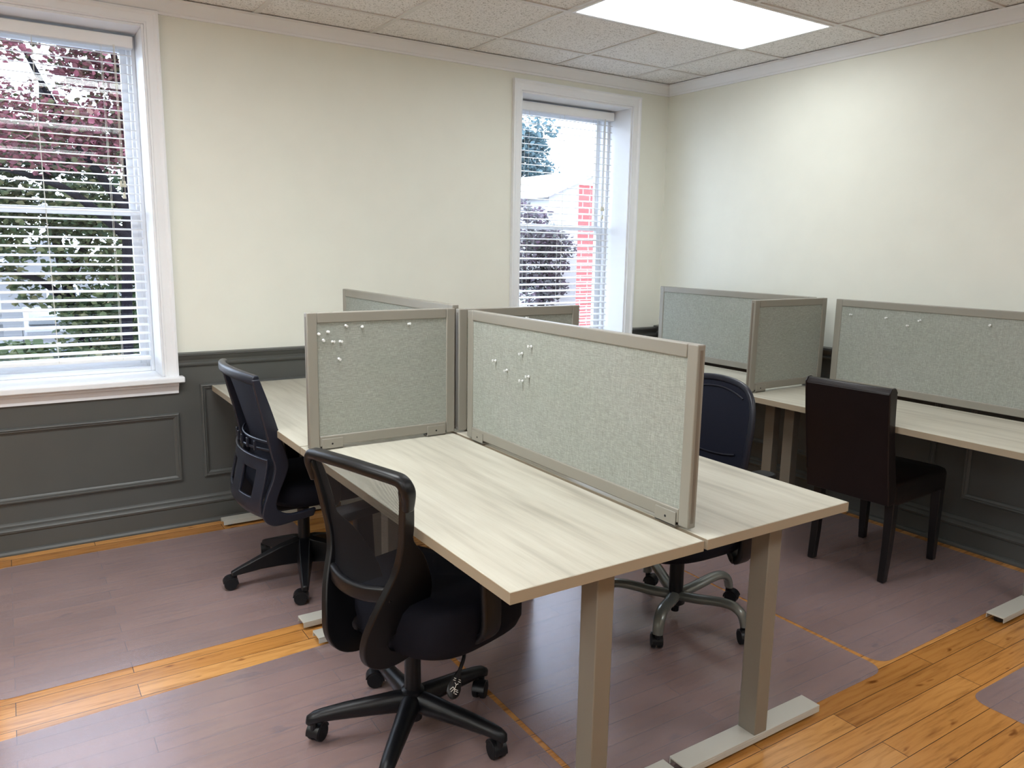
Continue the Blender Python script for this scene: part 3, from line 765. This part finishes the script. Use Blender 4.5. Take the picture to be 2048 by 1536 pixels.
# ---- chair B: task chair at the window wall desk
def chair_far():
    root = thing('office_chair', 'black office chair with slatted lumbar shell, beside the left window', 'chair', (-2.957, -.92, 0), radians(0), world=False, group='black rolling office chairs')
    hwf = lambda z: lerp(z, [.33, .62, .95], [.235, .255, .268])
    rear = [(-.268, .945), (-.244, .835), (-.222, .742), (-.200, .630), (-.188, .585), (-.197, .530), (-.222, .465), (-.240, .398), (-.234, .368), (-.217, .346), (-.185, .333), (-.12, .340), (-.03, .352)]
    front = [(-.02, .385), (-.12, .375), (-.170, .395), (-.182, .430), (-.164, .490), (-.142, .545), (-.132, .592), (-.142, .640), (-.174, .750), (-.200, .835), (-.238, .945)]
    poly = cr(rear, 3)+cr(front, 3)
    f = MB(); t = .022
    for s in (-1, 1): f.prism(poly, lambda X, z: (X, s*(hwf(z)-t), z), lambda X, z: (X, s*hwf(z), z))
    pts = [(-.250-.048*(1-u*u), u*.262, .940+.012*(1-u*u)) for u in [-1+k/10 for k in range(21)]]
    f.sweep(pts, rrect(.030, .040, .010, 3))
    f.build('back_frame', 'navy_shell', root, bevel=.005, seg=3, smooth=50)
    mb = MB()
    def sf(u, v):
        z = .44+.49*v; U = 2*u-1
        xx = lerp(z, [.44, .53, .585, .64, .75, .84, .94], [-.19, -.165, -.152, -.160, -.190, -.215, -.248])
        return (xx-.022*(1-U*U), U*(hwf(z)-.015), z)
    mb.grid(sf, 16, 20); mb.build('back_mesh', 'navy_mesh', root, recalc=False, smooth=60, solid=.003)
    # lumbar shell with two openings
    sh = MB()
    def S(u, z):
        xx = lerp(z, [.36, .40, .465, .53, .60, .66], [-.215, -.238, -.236, -.215, -.205, -.214])
        return (xx-.045*(1-(u/.24)**2), u, z)
    us = [-.232, -.195, -.165, -.050, .050, .165, .195, .232]; zs_ = [.375, .40, .450, .560, .60, .615]
    rows = 4
    for i in range(len(us)-1):
        for j in range(len(zs_)-1):
            if i in (2, 4) and j == 2: continue
            for a in range(rows):
                u0, u1 = us[i]+(us[i+1]-us[i])*a/rows, us[i]+(us[i+1]-us[i])*(a+1)/rows
                for b2 in range(2):
                    z0, z1 = zs_[j]+(zs_[j+1]-zs_[j])*b2/2, zs_[j]+(zs_[j+1]-zs_[j])*(b2+1)/2
                    sh.add([S(u0, z0), S(u1, z0), S(u1, z1), S(u0, z1)], [(0, 1, 2, 3)])
    bm_o = sh.build('lumbar_shell', 'navy_shell', root, smooth=50, recalc=False)
    bm = bmesh.new(); bm.from_mesh(bm_o.data); bmesh.ops.remove_doubles(bm, verts=bm.verts, dist=.0005); bm.to_mesh(bm_o.data); bm.free()
    so = bm_o.modifiers.new('t', 'SOLIDIFY'); so.thickness = .012; so.offset = 0
    bo = bm_o.modifiers.new('b', 'BEVEL'); bo.width = .003; bo.segments = 2; bo.limit_method = 'ANGLE'
    lb = MB()
    for zz, dx in ((.640, -.060), (.672, -.046)):
        lb.sweep([(-.185+dx*(1-(u/.2)**2), u, zz) for u in [-.2+.4*k/16 for k in range(17)]], rrect(.008, .012, .003, 2))
    for u in (-.14, -.07, .0, .07, .14): lb.box(-.22-.03*(1-(u/.2)**2)-.004, -.22-.03*(1-(u/.2)**2)+.006, u-.006, u+.006, .636, .676)
    lb.build('lumbar_bar', 'navy_shell', root, bevel=.002)
    cushion(root, 'seat', 'seat_fabric', -.185, .265, -.235, .235, .385, .490, .05)
    b = MB(); b.box(-.16, .13, -.13, .13, .352, .392); b.build('tilt_mechanism', 'black_plastic', root, bevel=.012)
    b = MB(); b.lathe([(.040, .075), (.040, .165), (.026, .17), (.026, .315)], n=24); b.build('gas_column', 'black_plastic', root)
    b = MB(); b.lathe([(.013, .315), (.013, .355)], n=16); b.build('piston', 'chrome', root)
    for k in range(5):
        a = radians(180+72*k); d = Vector((cos(a), sin(a), 0)); n_ = Vector((-sin(a), cos(a), 0)); rr = .305
        b = MB(); rings = []
        for q, zt_, zb_, w in ((.02, .178, .070, .034), (.10, .160, .074, .030), (.20, .125, .074, .024), (rr-.01, .090, .064, .017), (rr+.014, .080, .058, .014)):
            rings.append([d*q-n_*w+Vector((0, 0, zb_)), d*q+n_*w+Vector((0, 0, zb_)), d*q+n_*w*.7+Vector((0, 0, zt_)), d*q-n_*w*.7+Vector((0, 0, zt_))])
        b.loops(rings); b.build('base_leg', 'black_plastic', root, bevel=.004)
        caster(root, d.x*rr, d.y*rr, a+(pi/2*0+3.0, 1.5, .6, -.4, 2.6)[k])
    for s in (-1, 1): armrest(root, .04, s, .19, .262, .385, .656, low=.39)
    lv = MB(); lv.tube(cr([(.03, -.10, .372), (.05, -.2, .362), (.05, -.262, .368)], 5), .006, 8); lv.build('tilt_lever', 'dark_metal', root)
    return root
chair_far()

# ---- chair C: steel based chair at the right desk, facing left
def chair_steel():
    root = thing('office_chair', 'black mesh office chair with rounded back and gray steel base', 'chair', (-1.822, -2.085, 0), radians(180), world=False, group='black rolling office chairs')
    yo = -.085
    # back plane: X = -.235 .. ; Y centred on yo
    def Bk(u, z):
        xx = lerp(z, [.46, .60, .72, .95], [-.190, -.205, -.213, -.245]); return (xx+.035*((u-yo)/.225)**2-.03, u, z)
    loop = []
    Wd, zt, zb = .222, .948, .50
    loop += [(-Wd*.86, zb+.03), (-Wd*.60, zb), (0, zb-.008), (Wd*.60, zb), (Wd*.86, zb+.03), (Wd*.95, .62), (Wd, .74), (Wd*.975, .83), (Wd*.86, .895), (Wd*.58, .934), (0, zt), (-Wd*.58, .934), (-Wd*.86, .895), (-Wd*.975, .83), (-Wd, .74), (-Wd*.95, .62)]
    lp = cr(loop, 5, True)
    f = MB(); f.sweep([Bk(u+yo, z) for u, z in lp], rrect(.026, .022, .009, 3), up=(1, 0, 0), closed=True)
    f.build('back_frame', 'navy_shell', root, smooth=60)
    mb = MB()
    def hw(z):
        return lerp(z, [.492, .50, .53, .62, .74, .83, .895, .934, .948], [.02, .6*Wd, .86*Wd, .95*Wd, Wd, .975*Wd, .86*Wd, .58*Wd, .02])
    def sf(u, v):
        z = .496+(.945-.496)*v; w = hw(z); p = Bk(yo+(2*u-1)*w, z); return p
    mb.grid(sf, 16, 28); mb.build('back_mesh', 'navy_mesh', root, recalc=False, smooth=60, solid=.003)
    for zz, b0 in ((.915, .03), (.642, -.02)):
        a = MB(); a.tube([(Bk(yo+u, zz-b0*(u/.15)**2)[0]+.006, yo+u, zz-b0*(u/.15)**2) for u in [-.15+.3*k/14 for k in range(15)]], .0035, 8); a.build('lumbar_wire', 'navy_shell', root)
    cushion(root, 'seat', 'seat_fabric', -.225, .255, -.240, .225, .330, .425, .035)
    b = MB(); b.box(-.13, .12, -.11, .11, .300, .338); b.build('tilt_mechanism', 'black_plastic', root, bevel=.012)
    j = MB(); j.sweep(cr([(-.08, yo*.3, .312), (-.19, yo*.5, .312), (-.238, yo*.8, .36), (-.245, yo, .46), (-.240, yo, .58)], 5), rrect(.07, .014, .005, 2), up=(0, 1, 0)); j.build('back_bracket', 'dark_metal', root, smooth=50)
    b = MB(); b.lathe([(.030, .060), (.038, .066), (.038, .105), (.0285, .115), (.0285, .305)], n=24); b.lathe([(.016, .030), (.018, .062)], n=16); b.build('gas_column', 'black_plastic', root)
    for k in range(5):
        a = radians(-3+72*k-180); d = Vector((cos(a), sin(a), 0)); rr = .292
        b = MB(); P = cr([(.02, .098), (.10, .110), (.19, .128), (.245, .130), (.280, .112), (rr+.002, .082), (rr+.004, .066)], 4)
        sec = [(cos(2*pi*i/14), sin(2*pi*i/14)) for i in range(14)]
        n = len(P)
        b.sweep([d*q+Vector((0, 0, z)) for q, z in P], sec, scales=[(.0255-.006*i/n, .0195-.005*i/n) for i in range(n)])
        b.build('base_leg', 'gray_steel', root, smooth=60)
        caster(root, d.x*rr, d.y*rr, a+(2.0, .8, -1.2, .4, 2.4)[k], r=.026)
    for s in (-1, 1): armrest(root, -.10, s, .18, .245, .335, .640, low=.300)
    return root
chair_steel()

# ---- chair D: leather parsons chair
def chair_leather():
    root = thing('dining_chair', 'dark brown leather high-back chair at the right wall desk', 'chair', (-.550, -2.140, 0), radians(4), world=False)
    hw = .198
    prof_r = [(-.300, .375), (-.314, .46), (-.334, .58), (-.358, .72), (-.376, .85), (-.380, .882)]
    prof_f = [(-.366, .900), (-.340, .900), (-.322, .880), (-.316, .80), (-.306, .70), (-.272, .56), (-.250, .47), (-.245, .375)]
    poly = cr(prof_r, 4)+cr(prof_f, 4)
    b = MB(); b.prism(poly, lambda X, z: (X, -hw, z), lambda X, z: (X, hw, z)); bk = b.build('backrest', 'leather', root, bevel=.012, seg=4, smooth=50)
    for s in (-1, 1):
        pi_ = MB(); pi_.tube([(X, s*(hw-.003), z) for X, z in cr(prof_r[1:], 4)+cr(prof_f[:3], 3)], .0035, 8, up=(0, 1, 0)); pi_.build('piping', 'leather', bk)
    b = MB(); pts = rrect(.50, .40, .025, 4)
    rings = [[(-.005+u*k, v*k, z) for u, v in pts] for k, z in ((.97, .362), (1, .372), (1, .445), (.97, .462), (.9, .470), (.4, .476))]
    b.loops(rings); b.build('seat', 'leather', root, smooth=50)
    for sx, sy in ((-1, -1), (-1, 1), (1, -1), (1, 1)):
        l = MB(); y = sy*.174
        if sx < 0: P = cr([(-.225, .38), (-.222, .28), (-.226, .14), (-.240, .0015)], 5)
        else: P = [(.215, .38), (.222, .0015)]
        n = len(P); rings = []
        for i, (X, z) in enumerate(P):
            h = .022-.006*i/(n-1); rings.append([(X-h, y-h, z), (X+h, y-h, z), (X+h, y+h, z), (X-h, y+h, z)])
        l.loops(rings); lo = l.build('leg', 'dark_wood', root, bevel=.003)
        X = P[-1][0]; g = MB(); g.lathe([(.012, .0031), (.012, .006), (.006, .007)], (X, y, 0), n=12); g.build('glide', 'chrome', lo)
    for o in root.children:
        if o.name.startswith('leg'): o.location.z = .003
    return root
chair_leather()

# ------------------------------------------------------------------ outside
GZ = -2.2
st(MB().box(-40, 70, .6, 90, GZ-.2, GZ).build('ground', 'asphalt'), 'pale paved yard outside the windows')
def leaves(b, c, rad, n, size, rng, squash=1.0):
    for _ in range(n):
        while True:
            p = Vector((rng.uniform(-1, 1), rng.uniform(-1, 1), rng.uniform(-1, 1)))
            if .15 < p.length < 1: break
        p = Vector((c[0]+p.x*rad[0], c[1]+p.y*rad[1], c[2]+p.z*rad[2]))
        R_ = Matrix.Rotation(rng.uniform(0, 6.28), 3, 'Z') @ Matrix.Rotation(rng.uniform(-1.2, 1.2), 3, 'X') @ Matrix.Rotation(rng.uniform(0, 6.28), 3, 'Z')
        s = size*rng.uniform(.6, 1.3)
        vs = [R_ @ Vector(q)*s + p for q in ((0, -.5, 0), (.42, -.12, .05), (.25, .42, 0), (0, .62, -.06), (-.25, .42, 0), (-.42, -.12, .05))]
        b.add(vs, [(0, 1, 2, 3), (0, 3, 4, 5)])
def tree(name, label, cat, base, trunk_pts, blobs, leafm, size, group=None, seed=1, tr=.14, limbs=(), dens=1.0):
    rng = random.Random(seed)
    r = thing(name, label, cat, base, group=group)
    t = MB(); n = len(trunk_pts)
    t.tube(cr(trunk_pts, 4), [tr*(1-.65*i/((n-1)*4)) for i in range((n-1)*4+1)], 10)
    for P in limbs:
        q = cr(P, 4); t.tube(q, [.06*(1-.8*i/len(q)) for i in range(len(q))], 7)
    t.build('trunk', 'bark', r, smooth=60)
    b = MB()
    for c_, rad, k in blobs: leaves(b, c_, rad, int(k*dens), size, rng)
    b.build('crown', leafm, r, smooth=0, recalc=False)
    return r
def clusters(seed, n, x0, x1, y, z0, z1, r0, r1, k, holes=()):
    q = random.Random(seed); out = []
    while len(out) < n:
        x, z = q.uniform(x0, x1), q.uniform(z0, z1)
        if any((x-a)**2/c**2+(z-b_)**2/d**2 < 1 for a, b_, c, d in holes): continue
        r = q.uniform(r0, r1); out.append(((x, y+q.uniform(-.5, .5), z), (r*1.35, r, r*q.uniform(.55, .8)), int(k*r*r)))
    return out
# trees behind the left window
tree('maple_tree', 'maple tree with red and purple leaves outside the left window', 'tree', (-2.9, 5.6, GZ),
     [(-2.85, 5.6, GZ), (-2.88, 5.6, 0), (-2.80, 5.6, 1.5), (-2.75, 5.6, 2.8), (-2.95, 5.6, 4.6)],
     clusters(21, 34, -4.7, -2.3, 5.6, 2.35, 3.35, .22, .48, 1150, [(-3.45, 3.05, .22, .14), (-4.15, 3.3, .3, .25)]) + clusters(22, 17, -4.2, -2.3, 5.6, 3.3, 4.05, .18, .34, 1000, [(-4.1, 3.75, .4, .45)]),
     'leaf_red', .064, 'trees outside the windows', 11, .075,
     [[(-2.8, 5.6, 1.8), (-3.3, 5.5, 2.6), (-3.7, 5.5, 3.5)], [(-2.75, 5.6, 2.4), (-2.4, 5.6, 3.2), (-2.3, 5.7, 4.0)], [(-2.8, 5.6, 1.5), (-3.4, 5.4, 2.0), (-4.1, 5.4, 2.2)]], dens=2.0)
tree('shade_tree', 'green leafy tree below the red maple outside the left window', 'tree', (-3.55, 7.6, GZ),
     [(-3.1, 7.6, GZ), (-3.05, 7.6, -.6), (-3.3, 7.6, .8), (-3.45, 7.6, 2.2), (-3.4, 7.6, 3.4)],
     clusters(31, 30, -5.0, -2.2, 7.4, 1.75, 2.85, .3, .55, 1100) + clusters(32, 22, -3.1, -1.95, 7.4, .1, 1.8, .3, .5, 1300) + clusters(33, 15, -5.0, -3.0, 7.3, 1.1, 1.8, .22, .42, 1000, [(-3.75, 1.15, .3, .2)]) + clusters(34, 5, -4.4, -3.2, 7.3, .65, 1.1, .12, .22, 1400),
     'leaf_green', .075, 'trees outside the windows', 5, .10,
     [[(-3.2, 7.5, .5), (-3.7, 7.2, 1.0), (-4.5, 7.1, 1.1)], [(-3.3, 7.5, .9), (-2.9, 7.3, 1.7), (-2.3, 7.3, 2.2)]], dens=2.2)
tree('shrub', 'rust coloured shrub at the lower right of the left window', 'shrub', (-2.55, 9.2, GZ),
     [(-2.5, 9.2, GZ), (-2.5, 9.2, -1.0), (-2.45, 9.2, .2)],
     [((-2.5, 9.2, -.1), (.5, .5, .75), 900)], 'leaf_rust', .11, 'shrubs outside the left window', 8, .05)
tree('shrub', 'low green shrub at the lower left of the left window', 'shrub', (-3.95, 6.2, GZ),
     [(-3.95, 6.2, GZ), (-3.95, 6.2, -1.0), (-3.95, 6.2, -.1)],
     [((-3.9, 6.2, .05), (.42, .4, .28), 300), ((-4.05, 6.2, -.25), (.3, .3, .2), 200), ((-3.35, 6.3, .1), (.25, .3, .22), 120)], 'leaf_green', .12, 'shrubs outside the left window', 9, .04)
# trees behind the right window
tree('shade_tree', 'blue green tree behind the white house, seen in the right window', 'tree', (15.9, 26, GZ),
     [(15.9, 26, GZ), (15.9, 26, 3), (15.9, 26, 6.5)],
     clusters(41, 26, 14.6, 16.5, 26, 4.2, 7.0, .5, .9, 420) + clusters(42, 10, 16.3, 17.6, 26, 3.8, 5.4, .35, .6, 320) + clusters(43, 16, 14.4, 17.4, 26, 2.6, 4.2, .5, .8, 420),
     'leaf_bluegreen', .19, 'trees outside the windows', 4, .25)
tree('shade_tree', 'plum coloured tree at the lower left of the right window', 'tree', (9.8, 15.4, GZ),
     [(9.8, 15.4, GZ), (9.8, 15.4, 0), (9.8, 15.4, 2)],
     clusters(51, 34, 9.0, 10.35, 15.4, -1.0, 1.9, .3, .5, 1000) + clusters(52, 8, 8.9, 10.0, 15.4, 1.9, 2.9, .2, .4, 900),
     'leaf_plum', .11, 'trees outside the windows', 14, .15)

def house(name, label, x0, x1, y0, y1, ze, zr, wall, roofm, along='y', wins=()):
    r = thing(name, label, 'building', ((x0+x1)/2, (y0+y1)/2, GZ))
    b = MB(); xm = (x0+x1)/2; ym = (y0+y1)/2
    if along == 'y':   # ridge along y, gable faces -y
        poly = [(x0, GZ), (x1, GZ), (x1, ze), (xm, zr), (x0, ze)]
        b.prism(poly, lambda x, z: (x, y0, z), lambda x, z: (x, y1, z))
        b.build('walls', wall, r, smooth=0)
        rf = MB(); o = .25; s = (zr-ze)/(xm-x0)
        for sx in (-1, 1):
            xe = xm+sx*(xm-x0+o); zz = ze-o*s
            rf.add([(xm, y0-o, zr+.02), (xe, y0-o, zz+.02), (xe, y1+o, zz+.02), (xm, y1+o, zr+.02), (xm, y0-o, zr+.16), (xe, y0-o, zz+.16), (xe, y1+o, zz+.16), (xm, y1+o, zr+.16)],
                   [(0, 1, 2, 3), (4, 7, 6, 5), (0, 4, 5, 1), (1, 5, 6, 2), (2, 6, 7, 3), (3, 7, 4, 0)])
        rf.build('roof', roofm, r, smooth=0)
    else:
        b.box(x0, x1, y0, y1, GZ, ze); b.build('walls', wall, r, smooth=0)
        MB().box(x0-.15, x1+.15, y0-.15, y1+.15, ze, zr).build('roof', roofm, r, smooth=0)
    for wx, wz, ww, wh in wins:
        f = MB(); f.box(wx-ww/2-.08, wx+ww/2+.08, y0-.05, y0+.02, wz-.08, wz+wh+.08); fo = f.build('window_frame', 'trim_white', r, smooth=0)
        MB().box(wx-ww/2, wx+ww/2, y0-.07, y0-.05, wz, wz+wh).build('pane', 'car_glass', fo, smooth=0)
    return r
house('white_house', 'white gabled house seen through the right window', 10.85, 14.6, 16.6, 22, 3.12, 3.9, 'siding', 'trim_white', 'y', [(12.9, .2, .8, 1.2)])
def brick_building():
    r = thing('brick_building', 'red brick building corner seen through the right window', 'building', (9.9, 12.5, GZ))
    fp = [(7.88, 11.2), (12.2, 11.2), (13.8, 13.6), (10.0, 13.6)]
    MB().prism(fp, lambda x, y: (x, y, GZ), lambda x, y: (x, y, 2.98)).build('walls', 'brick', r, smooth=0)
    MB().prism(fp, lambda x, y: (x-.03, y-.03, 2.98), lambda x, y: (x-.03, y-.03, 3.1)).build('coping', 'trim_white', r, smooth=0)
    f = MB(); f.box(8.9, 9.9, 11.13, 11.22, .2, 1.9); fo = f.build('window_frame', 'trim_white', r, smooth=0)
    MB().box(8.98, 9.82, 11.11, 11.13, .28, 1.82).build('pane', 'car_glass', fo, smooth=0)
brick_building()
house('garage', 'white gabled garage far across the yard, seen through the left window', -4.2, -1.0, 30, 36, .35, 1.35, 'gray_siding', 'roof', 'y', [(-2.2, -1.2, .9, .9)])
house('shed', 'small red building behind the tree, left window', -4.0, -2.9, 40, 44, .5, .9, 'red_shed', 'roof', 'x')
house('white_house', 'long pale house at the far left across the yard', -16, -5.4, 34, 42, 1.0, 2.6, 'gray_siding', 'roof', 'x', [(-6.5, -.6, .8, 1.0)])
def bin_(label, x, y, z0, m, lid):
    r = thing('wheelie_bin', label, 'bin', (x, y, z0), group='bins in the yard')
    b = MB(); b.loops([[(x+u*k, y+v*k, z) for u, v in rrect(.6, .6, .06, 3)] for k, z in ((.8, z0), (1, z0+1.0))]); b.build('body', m, r)
    b = MB(); b.loops([[(x+u*k, y+v*k, z) for u, v in rrect(.68, .68, .08, 3)] for k, z in ((1, z0+1.0), (1, z0+1.05), (.6, z0+1.12))]); b.build('lid', lid, r)
bin_('blue bin with white lid in the yard below the left window', -3.12, 18.0, GZ, 'bin_blue', 'bin_white')
bin_('white bin beside the blue one in the yard', -2.25, 18.2, GZ, 'bin_white', 'bin_blue')
def car(label, x, y):
    r = thing('car', label, 'car', (x, y, GZ)); L_, W_ = 4.3, 1.75
    side = [(-2.1, .35), (2.1, .35), (2.15, .75), (1.3, .95), (.7, 1.45), (-1.1, 1.5), (-1.8, 1.05), (-2.15, .95)]
    b = MB(); b.prism(side, lambda u, z: (x+W_/2, y+u, GZ+z), lambda u, z: (x-W_/2, y+u, GZ+z)); b.build('body', 'car_white', r, bevel=.06)
    g = MB(); g.add([(x-.75, y-1.86, GZ+1.08), (x+.75, y-1.86, GZ+1.08), (x+.68, y-1.2, GZ+1.46), (x-.68, y-1.2, GZ+1.46)], [(0, 1, 2, 3)]); g.build('rear_window', 'car_glass', r, solid=.04)
    for sx in (-1, 1):
        for u in (-1.3, 1.3):
            w = MB(); w.lathe([(.1, -.1), (.3, -.1), (.33, -.06), (.33, .06), (.3, .1), (.1, .1)], (x+sx*.8, y+u, GZ+.33), 'x'); w.build('wheel', 'tyre', r)
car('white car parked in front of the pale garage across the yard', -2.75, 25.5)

# ------------------------------------------------------------------ light from outside
w = bpy.data.worlds.new('overcast'); SC.world = w; w.use_nodes = True
bg = w.node_tree.nodes['Background']; bg.inputs[0].default_value = (.74, .84, 1.0, 1); bg.inputs[1].default_value = 5.5

# ------------------------------------------------------------------ camera
f, yaw, pitch, roll = 1549.4754, .5776, -.1747, .0168
Fv = Vector((sin(yaw)*cos(pitch), cos(yaw)*cos(pitch), sin(pitch)))
r0 = Vector((cos(yaw), -sin(yaw), 0)); u0 = r0.cross(Fv)
Rv = r0*cos(roll)+u0*sin(roll); Uv = -r0*sin(roll)+u0*cos(roll)
cam = bpy.data.cameras.new('camera'); co = bpy.data.objects.new('camera', cam); COL.objects.link(co)
co.matrix_world = Matrix(((Rv.x, Uv.x, -Fv.x, -3.9818), (Rv.y, Uv.y, -Fv.y, -4.1683), (Rv.z, Uv.z, -Fv.z, 1.4612), (0, 0, 0, 1)))
cam.sensor_width = 36; cam.lens = 36*f/2048; cam.clip_start = .02; cam.clip_end = 300
SC.camera = co
vs = SC.view_settings
SC.display_settings.display_device = 'sRGB'
vs.view_transform = 'Standard'; vs.look = 'None'; vs.gamma = 1; vs.use_curve_mapping = False; vs.exposure = 0.8
SC.cycles.max_bounces = 8; SC.cycles.diffuse_bounces = 5; SC.cycles.glossy_bounces = 3; SC.cycles.transparent_max_bounces = 12
for o in SC.objects:
    if '_w' in o: del o['_w']
